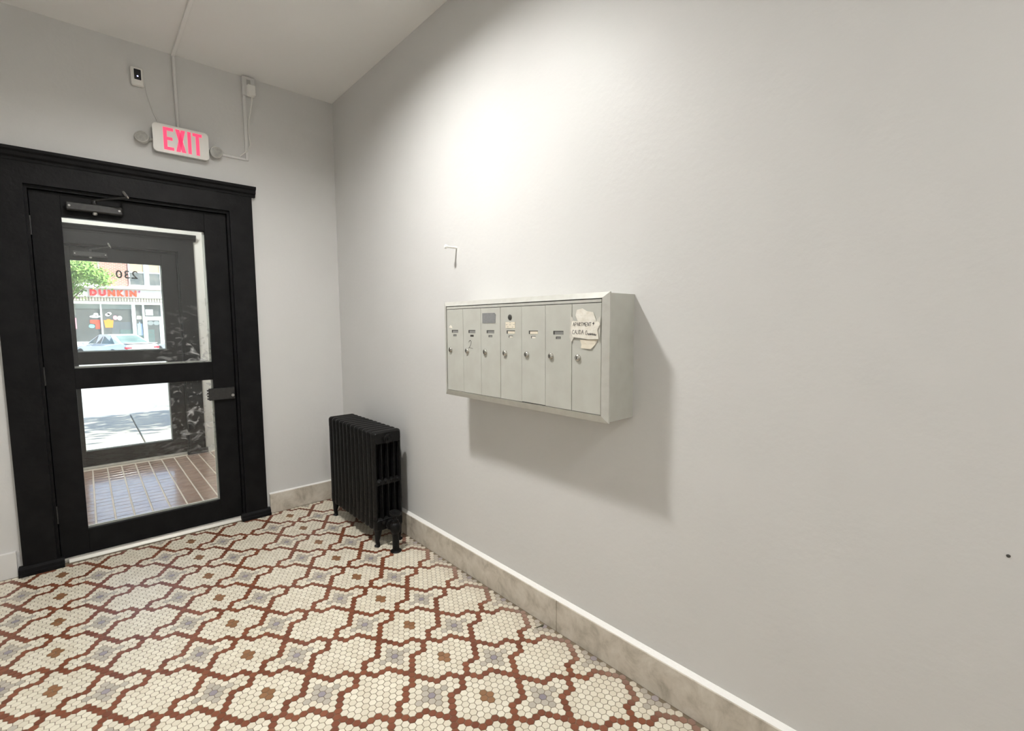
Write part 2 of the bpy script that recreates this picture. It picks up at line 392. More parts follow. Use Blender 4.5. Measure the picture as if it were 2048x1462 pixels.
for n, (x, y, k) in enumerate(tiles):
    q = proj(x, y)
    if q and -5 < q[0] < 2053 and -5 < q[1] < 1467: vis.append((q[2]**3, n))
vis.sort(); near = {n for _, n in vis[:300]}
def tile_geo(x, y, r, clipx=True):
    top = ring*(r-0.0009); bot = ring*r
    P = np.zeros((12, 3)); P[:6, :2] = bot; P[6:, :2] = top; P[:6, 2] = -0.0016; P[6:, 2] = 0.0
    return P
TF = [(6,7,8,9,10,11)] + [(i, (i+1) % 6, 6+(i+1) % 6, 6+i) for i in range(6)]
base = tile_geo(0, 0, TR)
# single tiles: shared mesh data, three tones of each kind
TM = {}
for k in range(5):
    for tn in range(3):
        me = bpy.data.meshes.new('tile'); me.from_pydata([tuple(p) for p in base], [], TF); me.materials.append(TILE[k])
        at = me.attributes.new('tone', 'FLOAT', 'FACE'); at.data.foreach_set('value', np.full(len(TF), (0.15, 0.5, 0.85)[tn], np.float32)); TM[k, tn] = me
for n in sorted(near):
    x, y, k = tiles[n]
    o = bpy.data.objects.new('tile', TM[k, random.randrange(3)]); COL.objects.link(o); o.parent = floor
    o.location = (x, y, random.uniform(-0.0002, 0.0002)); o.rotation_euler = (random.gauss(0, .004), random.gauss(0, .004), random.gauss(0, .02))
rest = [t for n, t in enumerate(tiles) if n not in near]
N = len(rest); V = np.zeros((N, 12, 3)); xy = np.array([(t[0], t[1]) for t in rest])
V[:] = base[None]; V[:, :, 2] += rng.uniform(-0.0002, 0.0002, (N, 1))
tilt = rng.normal(0, 0.004, (N, 2)); V[:, 6:, 2] += V[:, 6:, 0]*tilt[:, :1] + V[:, 6:, 1]*tilt[:, 1:]
V[:, :, 0] += xy[:, :1]; V[:, :, 1] += xy[:, 1:]
V[:, :, 0] = np.minimum(V[:, :, 0], BX-0.0008)
fs = []
for n in range(N):
    o = n*12; fs += [tuple(i+o for i in f) for f in TF]
me = bpy.data.meshes.new('mosaic_tiles'); me.from_pydata(V.reshape(-1, 3).tolist(), [], fs)
for m_ in TILE: me.materials.append(m_)
me.polygons.foreach_set('material_index', np.repeat(np.array([t[2] for t in rest], np.int32), 7))
at = me.attributes.new('tone', 'FLOAT', 'FACE'); at.data.foreach_set('value', np.repeat(rng.uniform(0, 1, N), 7).astype(np.float32)); me.update()
mo = bpy.data.objects.new('mosaic_tiles', me); COL.objects.link(mo); mo.parent = floor; mo['kind'] = 'stuff'

# ------------------------------------------------------------------ marble base boards
HB = 0.150
bb = thing('baseboard_right', 'pale mottled marble base along the mailbox wall', 'baseboard', (0, 0, 0), kind='structure')
cuts = [-0.0235, -1.13, -2.47, -3.85, -5.20, -6.50]
for a, b in zip(cuts, cuts[1:]):
    MB().box(BX, 0.0, b+0.0012, a-0.0012, -0.001, HB, 0.0015).build('slab', 'marble', bb)
for a in cuts[1:-1]: MB().box(BX+0.002, 0.0, a-0.0012, a+0.0012, 0.0, HB-0.0005).build('joint', 'grout', bb)
MB().prism([(BX+0.004, HB-0.001), (0.001, HB-0.001), (0.001, HB+0.014)], 1, YB, -0.0235).build('caulk_bead', 'white_caulk', bb)
bf = thing('baseboard_front', 'short pale marble base between door casing and radiator corner', 'baseboard', (0, 0, 0), kind='structure')
MB().box(-0.6075, -0.0005, BY, 0, -0.001, HB, 0.002).build('slab', 'marble', bf)
MB().prism([(BY+0.006, HB-0.001), (0.001, HB-0.001), (0.001, HB+0.008)], 0, -0.6075, -0.0005).build('caulk_bead', 'white_caulk', bf)
bl = thing('baseboard_front.001', 'white painted marble base left of the lobby door casing', 'baseboard', (0, 0, 0), kind='structure')
MB().box(XL, -1.966, BY, 0, -0.001, HB, 0.002).build('slab', 'white_raceway', bl)
bw = thing('baseboard_left', 'pale marble base along the wall opposite the mailboxes', 'baseboard', (0, 0, 0), kind='structure')
for a, b in zip(cuts, cuts[1:]): MB().box(XL, XL+0.023, b+0.0007, a-0.0007, -0.001, HB, 0.0015).build('slab', 'marble', bw)

# ------------------------------------------------------------------ door casing (lobby), then copied to the street door
CX0, CX1, CZ = -1.944, -0.629, 2.390
CT = -0.025
tr = thing('trim_1', 'wide black door casing with crown ledge around the lobby door', 'door casing', (0, 0, 0), kind='structure')
MB().prism([(OX1, 0.0), (CX1, 0.0), (CX1, CZ), (OX1, OZ)], 1, CT, 0.0).build('casing_board', 'black_paint', tr)
MB().prism([(CX0, 0.0), (OX0, 0.0), (OX0, OZ), (CX0, CZ)], 1, CT, 0.0).build('casing_board', 'black_paint', tr)
MB().prism([(OX0, OZ), (OX1, OZ), (CX1, CZ), (CX0, CZ)], 1, CT+0.0005, 0.0).build('casing_board', 'black_paint', tr)
# crown: stepped ledge profile in (y, z)
cp = [(0.0, 2.378), (CT-0.004, 2.378), (CT-0.006, 2.392), (CT-0.020, 2.402), (CT-0.024, 2.420), (CT-0.036, 2.430), (CT-0.038, 2.446), (0.0, 2.446)]
MB().prism(cp, 0, CX0-0.024, CX1+0.024).build('crown', 'black_paint', tr)
pp = [(0.0, 0.0), (CT-0.030, 0.0), (CT-0.030, 0.018), (CT-0.020, 0.024), (CT-0.018, 0.040), (CT-0.004, 0.052), (0.0, 0.052)]
for a, b in ((-1.962, -1.768), (-0.808, -0.611)): MB().prism(pp, 0, a, b).build('plinth_block', 'black_paint', tr)
jb = MB().box(OX0-0.012, OX0+0.014, 0.0, WT, 0.0, OZ).box(OX1-0.014, OX1+0.012, 0.0, WT, 0.0, OZ).box(OX0+0.014, OX1-0.014, 0.0, WT, OZ-0.018, OZ)
jb.build('jamb', 'black_paint', tr)
MB().box(OX0+0.014, OX0+0.028, 0.080, 0.10, 0.0, OZ-0.018).box(OX1-0.028, OX1-0.014, 0.080, 0.10, 0.0, OZ-0.018).box(OX0+0.028, OX1-0.028, 0.080, 0.10, OZ-0.034, OZ-0.018).build('door_stop', 'black_paint', tr)
t2 = copy_tree(tr); t2.name = 'trim_2'; t2.location = (0, DY, 0); t2['label'] = 'wide black door casing with crown ledge around the street door'

# threshold
th = thing('trim_3', 'worn pale stone saddle with a bright metal edge under the lobby door', 'threshold', (0, 0, 0), kind='structure')
MB().box(OX0+0.015, OX1-0.015, 0.012, WT, -0.001, 0.020, 0.003).build('saddle', 'saddle_stone', th)
MB().prism([(-0.012, 0.0), (0.014, 0.0), (0.014, 0.019), (0.004, 0.019), (-0.012, 0.004)], 0, OX0+0.05, OX1-0.016).build('edge_strip', 'saddle_edge', th)
th2 = thing('trim_4', 'grey stone sill under the street door', 'threshold', (0, DY, 0), kind='structure')
MB().box(OX0+0.015, OX1-0.015, DY-0.005, DY+0.30, -0.001, 0.020, 0.003).build('saddle', 'saddle_stone', th2)

# ------------------------------------------------------------------ doors
def make_door(name, label, glass):
    d = thing(name, label, 'door', (0, 0, 0), kind='structure')
    y0, y1 = 0.030, 0.076
    X0, X1, G0, G1 = -1.783, -0.792, -1.651, -0.925
    zs = (0.024, 0.174, 1.065, 1.191, 2.104, 2.2395)
    MB().box(X0, G0, y0, y1, zs[0], zs[5], 0.0015).build('stile', 'black_paint', d)
    MB().box(G1, X1, y0, y1, zs[0], zs[5], 0.0015).build('stile', 'black_paint', d)
    for a, b in ((0, 1), (2, 3), (4, 5)): MB().box(G0, G1, y0+0.0006, y1-0.0006, zs[a], zs[b], 0.0015).build('rail', 'black_paint', d)
    for a, b in ((1, 2), (3, 4)):
        MB().box(G0+0.0005, G1-0.0005, 0.056, 0.061, zs[a]+0.0005, zs[b]-0.0005).build('glass_pane', glass, d)
        MB().box(G1-0.012, G1-0.0006, 0.062, 0.074, zs[a]+0.012, zs[b]-0.0006).box(G0+0.0006, G1-0.0006, 0.062, 0.074, zs[a]+0.0006, zs[a]+0.012).build('pane_edge_strip', 'white_plastic', d)  # added white strips along the right and bottom pane edges
    # closer
    cl = MB().box(-1.628, -1.366, -0.022, y0, 2.142, 2.190, 0.006).build('door_closer', 'black_metal', d)
    MB().lathe([(0.011, 0), (0.013, 0.006), (0.013, 0.020), (0.009, 0.026)], (-1.498, 0.0, 2.190), (0, 0, 1), 14).build('spindle', 'black_metal', cl, smooth=True)
    MB().lathe([(0.012, 0), (0.012, 0.010), (0.008, 0.015)], (-1.498, -0.002, 2.142), (0, 0, -1), 12).build('valve_cap', 'worn_steel', cl, smooth=True)
    MB().tube([(-1.498, 0.0, 2.214), (-1.42, -0.075, 2.224), (-1.345, -0.135, 2.232)], 0.0075, 8).build('closer_arm', 'black_metal', cl, smooth=True)
    MB().tube([(-1.345, -0.135, 2.232), (-1.352, -0.080, 2.262), (-1.356, -0.030, 2.284)], 0.0075, 8).build('forearm', 'worn_steel', cl, smooth=True)
    for x in (-1.612, -1.382): MB().lathe([(0.006, 0), (0.006, 0.004)], (x, -0.022, 2.166), (0, -1, 0), 8).build('screw', 'worn_steel', cl)
    # rim lock on the lock stile, overlapping the lower pane
    lk = MB().box(-0.962, -0.800, 0.006, y0, 0.917, 1.002, 0.003)
    lk = lk.build('rim_lock', 'black_metal', d)
    for k in range(4): MB().box(-0.971, -0.962, 0.010, 0.026, 0.924+0.020*k, 0.934+0.020*k).build('lock_tooth', 'black_metal', lk)
    MB().lathe([(0.005, 0), (0.005, 0.004), (0.010, 0.006), (0.010, 0.012)], (-0.815, 0.006, 0.945), (0, -1, 0), 12).build('thumb_turn', 'worn_steel', lk, smooth=True)
    for z in (0.25, 1.10, 1.98): MB().tube([(X0-0.003, y0-0.006, z), (X0-0.003, y0-0.006, z+0.11)], 0.007, 8).build('hinge', 'black_metal', d)
    return d
d1 = make_door('door_1', 'black lobby door with two clear glass panes, smeared by the lock', 'door_glass')
d2 = copy_tree(d1); d2.name = 'door_2'; d2.location = (0, DY, 0); d2['label'] = 'black street door with two glass panes and the number 230'
for c in d2.children:
    if c.name.startswith('glass_pane'):
        c.data = c.data.copy(); c.data.materials[0] = MATS['street_glass']
# house number on the street-side face of the upper pane (read from outside)
for k, ch in enumerate('230'):
    me = text_mesh(ch, 0.115, 0.0004, 0.0015); o = mesh_obj('number_digit', me, 'ink', d2)
    o.rotation_euler = (PI/2, 0, PI); o.location = (-1.128 - k*0.064, 0.0625, 1.950)

# ------------------------------------------------------------------ vestibule floor
vf = st('floor_vestibule', MB().box(VX0-0.1, VX1+0.1, WT, YO, -0.12, -0.003), 'quarry_grout', 'brown quarry tile floor of the vestibule with white joints', 'floor')
TWX, TWY = 0.1125, 0.094
qm = []
for k in range(4):
    b = MB().box(-(TWX-0.011)/2, (TWX-0.011)/2, -(TWY-0.006)/2, (TWY-0.006)/2, -0.003, 0.0, 0.0012)
    me = bpy.data.meshes.new('quarry_tile'); me.from_pydata(b.v, [], b.f); fix_normals(me); me.materials.append(MATS['quarry_tile']); qm.append(me)
rv, rf = [], []
cols = range(-8, 15)
for c in cols:
    x = -1.615 + (c-0.5)*TWX
    if x < VX0+0.055 or x > VX1-0.055: continue
    for r in range(int((YO-WT)/TWY)):
        y = WT + (r+0.5)*TWY
        if y > YO-0.04: continue
        if -1.75 < x < -0.52 and y > 0.28:
            o = bpy.data.objects.new('quarry_tile', qm[random.randrange(4)]); COL.objects.link(o); o.parent = vf
            o.location = (x, y, random.uniform(-0.0006, 0.0006)); o.rotation_euler = (random.gauss(0, .006), random.gauss(0, .006), 0)
        else:
            b = MB().box(x-(TWX-0.011)/2, x+(TWX-0.011)/2, y-(TWY-0.006)/2, y+(TWY-0.006)/2, -0.003, 0.0, 0.0012)
            n0 = len(rv); rv += b.v; rf += [tuple(i+n0 for i in f) for f in b.f]
b = MB(); b.v, b.f = rv, rf; q = b.build('quarry_tiles', 'quarry_tile', vf); q['kind'] = 'stuff'
wb = MB().box(-0.548, -0.522, YO-0.018, YO, 1.672, 1.765, 0.004); tag(wb.build('wall_bracket', 'sign_side'), 'small grey bracket on the white wall beside the street door', 'bracket')

# ------------------------------------------------------------------ mailbox unit
MY0, MY1, MZ0, MZ1, MD = -1.790, -2.859, 1.076, 1.566, 0.171
mb = thing('mailbox_unit', 'silver wall mailbox with seven narrow locked doors', 'mailbox', (0, (MY0+MY1)/2, MZ0))
MB().box(-MD+0.010, 0.0, MY1+0.004, MY0-0.004, MZ0+0.004, MZ1-0.004).build('body', 'silver_paint', mb)
FWD = 0.030
def frame_rail(p):   # outer/inner outlines of one mitred rail, proud in the middle
    (a, b, c, d) = p
    MB().add([(-MD+0.009, *a), (-MD+0.009, *b), (-MD, *c), (-MD, *d), (-MD+0.016, *a), (-MD+0.016, *b), (-MD+0.016, *c), (-MD+0.016, *d)],
             [(0,1,2,3), (7,6,5,4), (0,4,5,1), (2,6,7,3), (1,5,6,2), (0,3,7,4)]).build('frame_rail', 'silver_frame', mb)
O = [(MY0, MZ0), (MY1, MZ0), (MY1, MZ1), (MY0, MZ1)]
I = [(MY0-FWD+0.005, MZ0+FWD-0.003), (MY1+FWD, MZ0+FWD-0.003), (MY1+FWD, MZ1-FWD+0.008), (MY0-FWD+0.005, MZ1-FWD+0.008)]
for k in range(4):
    k2 = (k+1) % 4; frame_rail((O[k], O[k2], I[k2], I[k]))
DXF = -0.1690                     # face of the doors
MB().box(DXF+0.004, DXF+0.006, -2.828, -1.814, 1.104, 1.543).build('back_plate', 'dark_recess', mb)
MB().box(DXF, DXF+0.006, -2.8250, -1.8180, 1.5290, 1.5400, 0.0006).build('header_strip', 'silver_frame', mb)
edges = [-1.8180 - 0.1440*k for k in range(8)]
gapl = [0.0009, 0.0006, 0.0006, 0.0016, 0.0004, 0.0007, 0.0018]
doors = []
for k in range(7):
    a, b = edges[k], edges[k+1]
    zb = 1.1055 + (0.0022 if k in (4,) else 0.0) 
    dr = MB().box(DXF+random.uniform(0, 0.0006), DXF+0.008, b+0.0005, a-gapl[k], zb, 1.5262, 0.0007).build('door', 'silver_paint', mb); doors.append(dr)
    if k < 6:
        yc = a-0.0735
        wd = MB().box(DXF-0.0004, DXF+0.002, yc-0.027, yc+0.027, 1.4065, 1.4205).build('name_window', 'slot_grey' if k not in (3, 4) else 'paper_cream', dr)
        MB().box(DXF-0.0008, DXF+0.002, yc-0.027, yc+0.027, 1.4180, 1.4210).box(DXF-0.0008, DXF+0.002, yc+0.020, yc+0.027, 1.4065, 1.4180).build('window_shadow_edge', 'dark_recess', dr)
        MB().box(DXF-0.0004, DXF+0.002, yc-0.013, yc+0.013, 1.3880, 1.3975).build('number_window', 'dark_recess' if k == 1 else ('paper' if k in (3, 4) else 'slot_grey'), dr)
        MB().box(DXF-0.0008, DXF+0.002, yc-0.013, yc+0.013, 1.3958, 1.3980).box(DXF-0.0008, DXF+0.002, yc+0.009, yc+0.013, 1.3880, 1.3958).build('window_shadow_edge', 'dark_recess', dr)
    lk = MB().lathe([(0.0135, 0), (0.0135, 0.003), (0.0115, 0.007), (0.007, 0.009)], (DXF, a-0.033, 1.317), (-1, 0, 0), 18).build('lock', 'chrome', dr, smooth=True)
    MB().box(DXF-0.0100, DXF-0.0085, a-0.0345, a-0.0315, 1.3115, 1.3225).build('keyhole', 'dark_recess', lk)
# extras on single doors
tp = MB().add([(DXF-0.0012, -2.120, 1.455), (DXF-0.0012, -2.216, 1.455), (DXF-0.0012, -2.219, 1.494), (DXF-0.0012, -2.210, 1.502), (DXF-0.0012, -2.120, 1.502),
               (DXF+0.001, -2.120, 1.455), (DXF+0.001, -2.216, 1.455), (DXF+0.001, -2.219, 1.494), (DXF+0.001, -2.210, 1.502), (DXF+0.001, -2.120, 1.502)],
              [(0,1,2,3,4), (9,8,7,6,5), (0,5,6,1), (1,6,7,2), (2,7,8,3), (3,8,9,4), (4,9,5,0)]).build('tape_patch', 'grey_tape', doors[2]); tp['label'] = 'dark grey tape patch'
mk = MB().lathe([(0.0125, 0), (0.0125, 0.0015), (0.010, 0.003)], (DXF, -2.318, 1.480), (-1, 0, 0), 16).build('master_lock', 'dark_recess', doors[3], smooth=True); mk['label'] = 'round dark master lock'
cl_ = MB().box(DXF-0.001, DXF+0.001, -2.352, -2.289, 1.431, 1.459).build('name_label', 'paper_cream', doors[3]); cl_['label'] = 'worn cream paper label'
for u, z in ((-2.297, 1.447), (-2.320, 1.447), (-2.345, 1.448), (-2.320, 1.456), (-2.303, 1.437), (-2.337, 1.436)):
    MB().box(DXF-0.0014, DXF-0.0009, u-0.005, u+0.005, z-0.0009, z+0.0009).build('print_mark', 'slot_grey', cl_)
MB().add([(DXF-0.0010, -1.838, 1.433), (DXF-0.0010, -1.868, 1.430), (DXF-0.0010, -1.866, 1.440), (DXF-0.0010, -1.852, 1.446), (DXF+0.001, -1.838, 1.433), (DXF+0.001, -1.868, 1.430), (DXF+0.001, -1.866, 1.440), (DXF+0.001, -1.852, 1.446)],
         [(0,1,2,3), (7,6,5,4), (0,4,5,1), (1,5,6,2), (2,6,7,3), (3,7,4,0)]).build('paper_scrap', 'paper', doors[0])
def strokes(lines, y0, z0, w, h, width, x, name, parent, slant=0.0):
    """pen strokes: each line a list of (u, v) in 0..1; u runs to the right as one faces the mailbox (towards -y)"""
    b = MB()
    for L in lines:
        P = [Vector((0, y0-(u*w+slant*v*h), z0+v*h)) for u, v in L]
        for p, q in zip(P, P[1:]):
            d = (q-p)
            if d.length < 1e-6: continue
            d.normalize(); nrm = Vector((0, -d.z, d.y))*width/2; e = d*width*0.3
            b.add([(x, *(p-nrm-e).yz), (x, *(p+nrm-e).yz), (x, *(q+nrm+e).yz), (x, *(q-nrm+e).yz),
                   (x+0.0003, *(p-nrm-e).yz), (x+0.0003, *(p+nrm-e).yz), (x+0.0003, *(q+nrm+e).yz), (x+0.0003, *(q-nrm+e).yz)],
                  [(0,1,2,3), (7,6,5,4), (0,4,5,1), (2,6,7,3), (1,5,6,2), (3,7,4,0)])
    return b.build(name, 'ink', parent)
two = [[(0.10, 0.78), (0.25, 0.95), (0.50, 1.0), (0.66, 0.86), (0.62, 0.62), (0.45, 0.35), (0.05, 0.04), (0.30, 0.10), (0.62, 0.06), (1.0, 0.02)]]
strokes(two, -2.005, 1.329, 0.036, 0.041, 0.0017, DXF-0.0006, 'pen_number', doors[1])
# paper scraps taped on the last door (things of their own)
def scrap(name, label, pts, x, m, folds=0.004, parent=None):
    n = len(pts); cy = sum(p[0] for p in pts)/n; cz = sum(p[1] for p in pts)/n
    vs = [(x-random.uniform(0, folds), *p) for p in pts] + [(x-folds*0.6, cy, cz)]
    vs += [(v[0]+0.0006, v[1], v[2]) for v in vs]; m1 = n+1
    fs = [(i, (i+1) % n, n) for i in range(n)] + [(m1+(i+1) % n, m1+i, m1+n) for i in range(n)] + [(i, m1+i, m1+(i+1) % n, (i+1) % n) for i in range(n)]
    o = MB().add(vs, fs).build(name, m, parent)
    return o
nt_ = thing('paper_note', 'torn white handwritten note taped to the seventh mailbox door', 'note', (DXF, -2.75, 1.42))
scrap('torn_sheet', '', [(-2.709, 1.503), (-2.738, 1.508), (-2.760, 1.497), (-2.790, 1.492), (-2.804, 1.460), (-2.770, 1.454), (-2.716, 1.458), (-2.704, 1.482)], DXF-0.001, 'paper', 0.003, nt_)
scrap('torn_sheet', '', [(-2.727, 1.388), (-2.812, 1.390), (-2.800, 1.371), (-2.780, 1.353), (-2.730, 1.355), (-2.733, 1.368)], DXF-0.001, 'paper_cream', 0.004, nt_)
scrap('tape_strip', '', [(-2.679, 1.487), (-2.690, 1.470), (-2.702, 1.455), (-2.697, 1.398), (-2.683, 1.376), (-2.672, 1.398), (-2.676, 1.440)], DXF-0.0015, 'clear_tape', 0.004, nt_)
scrap('tape_strip', '', [(-2.806, 1.462), (-2.824, 1.478), (-2.824, 1.430), (-2.819, 1.372), (-2.812, 1.395), (-2.803, 1.420)], DXF-0.0015, 'clear_tape', 0.003, nt_)
sheet = MB().add([(DXF-0.0062, -2.688, 1.460), (DXF-0.0062, -2.818, 1.458), (DXF-0.0062, -2.824, 1.446), (DXF-0.0062, -2.812, 1.428), (DXF-0.0062, -2.818, 1.392), (DXF-0.0062, -2.770, 1.390), (DXF-0.0062, -2.692, 1.398), (DXF-0.0062, -2.682, 1.424),
                  (DXF-0.0050, -2.688, 1.460), (DXF-0.0050, -2.818, 1.458), (DXF-0.0050, -2.824, 1.446), (DXF-0.0050, -2.812, 1.428), (DXF-0.0050, -2.818, 1.392), (DXF-0.0050, -2.770, 1.390), (DXF-0.0050, -2.692, 1.398), (DXF-0.0050, -2.682, 1.424)],
                 [(0,1,2,3,4,5,6,7), (15,14,13,12,11,10,9,8)] + [(i, 8+i, 8+(i+1) % 8, (i+1) % 8) for i in range(8)]).build('note_sheet', 'paper', nt_)
GL = {'A': [[(0,0),(.5,1),(1,0)], [(.2,.4),(.8,.4)]], 'P': [[(0,0),(.1,1)], [(.1,1),(.9,.9),(.85,.55),(.05,.45)]], 'R': [[(0,0),(.1,1)], [(.1,1),(.9,.85),(.1,.5),(.9,0)]],
      'T': [[(0,1),(1,1)], [(.5,1),(.45,0)]], 'M': [[(0,0),(.15,1),(.5,.4),(.85,1),(1,0)]], 'E': [[(1,1),(.1,1),(0,0),(.95,0)], [(.05,.5),(.8,.5)]], 'N': [[(0,0),(.1,1),(.9,0),(1,1)]],
      'C': [[(1,.85),(.5,1),(0,.55),(.1,.1),(.6,0),(1,.15)]], 'U': [[(0,1),(.05,.15),(.5,0),(.9,.2),(1,1)]], 'D': [[(.1,0),(.1,1),(.7,.9),(1,.5),(.7,.1),(.1,0)]], 'G': [[(1,.85),(.5,1),(0,.55),(.1,.1),(.6,0),(1,.2),(1,.45),(.6,.45)]],
      'L': [[(.1,1),(0,0),(.9,0)]]}
def write(word, y, z, cw, ch, w=0.0014):
    for ch_ in word:
        if ch_ != ' ': strokes(GL[ch_], y, z, cw*0.78, ch, w, DXF-0.0068, 'pen_letter', sheet)
        y -= cw
    return y
write('APARTMENT', -2.6945, 1.4405, 0.0102, 0.0135)
strokes([[(0, .5), (1, .5)], [(.6, 0), (.65, 1)]], -2.7895, 1.4455, 0.008, 0.009, 0.0022, DXF-0.0068, 'pen_mark', sheet)
yy = write('CAUDA', -2.6905, 1.4095, 0.0118, 0.0155)
yy = write('G', yy-0.006, 1.4075, 0.0125, 0.0155)
strokes([[(0,.3),(.06,.8),(.12,.2),(.18,.8),(.26,.2),(.32,.9),(.36,.3),(.44,.8),(.50,.2),(.58,.8),(.62,.2),(.70,.7),(.78,.1),(.84,.7),(.92,.1),(1,.5)]], yy, 1.4035, 0.040, 0.012, 0.0017, DXF-0.0068, 'pen_scribble', sheet)

# ------------------------------------------------------------------ nail in the wall, hole, twig
nl = MB().lathe([(0.0075, 0.0), (0.0062, 0.003), (0.0058, 0.064), (0.0115, 0.068), (0.0118, 0.076), (0.008, 0.080)], (0.0, -1.680, 1.880), (-1, 0, 0.0), 12)
tag(nl.build('wall_nail', 'white_plastic', smooth=True), 'white painted nail sticking out of the wall above the mailbox', 'nail')
hl = MB().lathe([(0.0042, 0.0), (0.0036, 0.002), (0.001, 0.003)], (0.0, -3.897, 0.895), (-1, 0, 0), 8)  # small raised dark disc standing in for a nail hole
tag(hl.build('nail_hole', 'dark_recess'), 'tiny dark nail hole alone low on the white wall', 'nail')
tw = MB().tube([(-0.086, -2.386, 0.0022), (-0.070, -2.392, 0.0026), (-0.055, -2.395, 0.0024)], [0.0012, 0.0018, 0.0020], 6).tube([(-0.055, -2.395, 0.0024), (-0.046, -2.400, 0.0032), (-0.036, -2.399, 0.0030)], [0.002, 0.0055, 0.002], 6)
tag(tw.build('twig', 'twig'), 'small dry twig on the mosaic floor by the marble base', 'twig')

# ------------------------------------------------------------------ radiator
RX0, RX1, RY0, RY1, RZ = -0.272, -0.072, -0.365, -1.125, 0.765
rad = thing('radiator', 'black cast iron column radiator standing in the corner', 'radiator', ((RX0+RX1)/2, (RY0+RY1)/2, 0))
NS = 12; P_ = (RY0-RY1)/NS
ZL = 0.105                        # underside of the sections
def section(yc, last=False):
    b = MB(); hy = P_*0.46
    def slab(poly, hh, bev=0.35):
        """rounded plate: outline in (x, z), thickest in the middle"""
        n = len(poly); cx = sum(p[0] for p in poly)/n; cz = sum(p[1] for p in poly)/n
        lay = []
        for f, yy in ((0.0, -hh), (1.0, -hh*bev), (1.0, hh*bev), (0.0, hh)):
            ins = 0.0 if f else 0.010
            L = []
            for x, z in poly:
                dx, dz = x-cx, z-cz
                L.append((x-math.copysign(min(ins, abs(dx)*0.6), dx), yc+yy, z-math.copysign(min(ins, abs(dz)*0.6), dz)))
            lay.append(L)
        vs = sum(lay, []); fs = [tuple(range(n)), tuple(range(3*n, 4*n))[::-1]]
        for k in range(3): fs += [(k*n+i, k*n+(i+1) % n, (k+1)*n+(i+1) % n, (k+1)*n+i) for i in range(n)]
        b.add(vs, fs)
    slab(rrect(RX0, RX1, RZ-0.088, RZ, 0.020, 4), hy)                    # top header
    slab(rrect(RX0, RX1, ZL, ZL+0.085, 0.014, 3), hy)                    # bottom header
    zm = 0.425
    slab(rrect(RX0+0.004, RX1-0.004, zm-0.022, zm+0.022, 0.006, 2), hy*0.85)
    W = RX1-RX0
    for k in range(5):                                                    # five tubes
        x = RX0 + 0.013 + (W-0.026)*k/4; rx = 0.0125 if k in (0, 4) else 0.0085
        o = []
        for z in (ZL+0.05, RZ-0.06):
            for t in range(10):
                a = 2*PI*t/10; o.append((x+rx*math.cos(a), yc+hy*0.9*math.sin(a), z))
        b.add(o, [(i, (i+1) % 10, 10+(i+1) % 10, 10+i) for i in range(10)])
    for k in range(4):                                                    # beads across the middle bar
        x = RX0 + 0.013 + (W-0.026)*(k+0.5)/4
        for sgn in (-1, 1): b.lathe([(0.0095, 0), (0.009, 0.004), (0.005, 0.008), (0.001, 0.009)], (x, yc+sgn*hy*0.80, zm+0.006), (0, sgn, 0), 8)
    return b
for k in range(NS): section(RY0-P_*(k+0.5)).build('section', 'cast_iron', rad, smooth=True)
for ye in (RY0-P_*0.5, RY1+P_*0.5):
    for xe, sgn in ((RX0+0.026, -1), (RX1-0.026, 1)):
        MB().tube([(xe-sgn*0.004, ye, ZL+0.02), (xe, ye, 0.075), (xe+sgn*0.006, ye, 0.040), (xe+sgn*0.001, ye, 0.016), (xe+sgn*0.007, ye, 0.0005)], [0.027, 0.021, 0.014, 0.013, 0.021], 10).build('leg', 'cast_iron', rad, smooth=True)
xm = (RX0+RX1)/2
MB().lathe([(0.032, 0), (0.032, 0.006), (0.024, 0.010), (0.024, 0.016), (0.012, 0.018), (0.012, 0.026)], (xm, RY1+0.002, RZ-0.050), (0, -1, 0), 16).build('end_plug', 'cast_iron', rad, smooth=True)
for z in (RZ-0.05, ZL+0.05):
    MB().tube([(xm, RY0-0.01, z), (xm, RY1+0.01, z)], 0.020, 12).build('nipple_rod', 'cast_iron', rad, smooth=True)
# steam valve on a riser from the floor
vx, vy, vz = -0.192, -1.232, 0.155
va = MB().lathe([(0.024, -0.034), (0.030, -0.024), (0.036, 0.0), (0.030, 0.026), (0.024, 0.034), (0.016, 0.040)], (vx, vy, vz), (0, 0, 1), 14)
va.tube([(vx, vy, vz), (xm, RY1-0.03, vz), (xm, RY1+0.004, vz)], 0.022, 12)
va = va.build('steam_valve', 'cast_iron', rad, smooth=True)
MB().lathe([(0.034, -0.014), (0.036, -0.010), (0.036, 0.010), (0.034, 0.014)], ((vx+xm)/2-0.003, RY1-0.040, vz), (0.25, 1, 0), 8).build('union_nut', 'cast_iron', va)
MB().lathe([(0.022, 0.0), (0.024, 0.010), (0.014, 0.016), (0.009, 0.030), (0.009, 0.055)], (vx, vy, vz+0.036), (0, 0, 1), 12).build('bonnet', 'cast_iron', va, smooth=True)
MB().lathe([(0.010, 0.0), (0.036, 0.004), (0.039, 0.010), (0.036, 0.017), (0.014, 0.015), (0.006, 0.018)], (vx, vy, vz+0.088), (0.1, -0.2, 1), 12).build('hand_wheel', 'cast_iron', va, smooth=True)
MB().lathe([(0.0215, -0.16), (0.0215, -0.03), (0.029, -0.026), (0.029, -0.010)], (vx, vy, vz), (0, 0, 1), 12).build('riser_pipe', 'cast_iron', va, smooth=True)
MB().lathe([(0.036, 0.0), (0.034, 0.006), (0.024, 0.012)], (vx, vy, 0.0005), (0, 0, 1), 14).build('floor_collar', 'cast_iron', va, smooth=True)
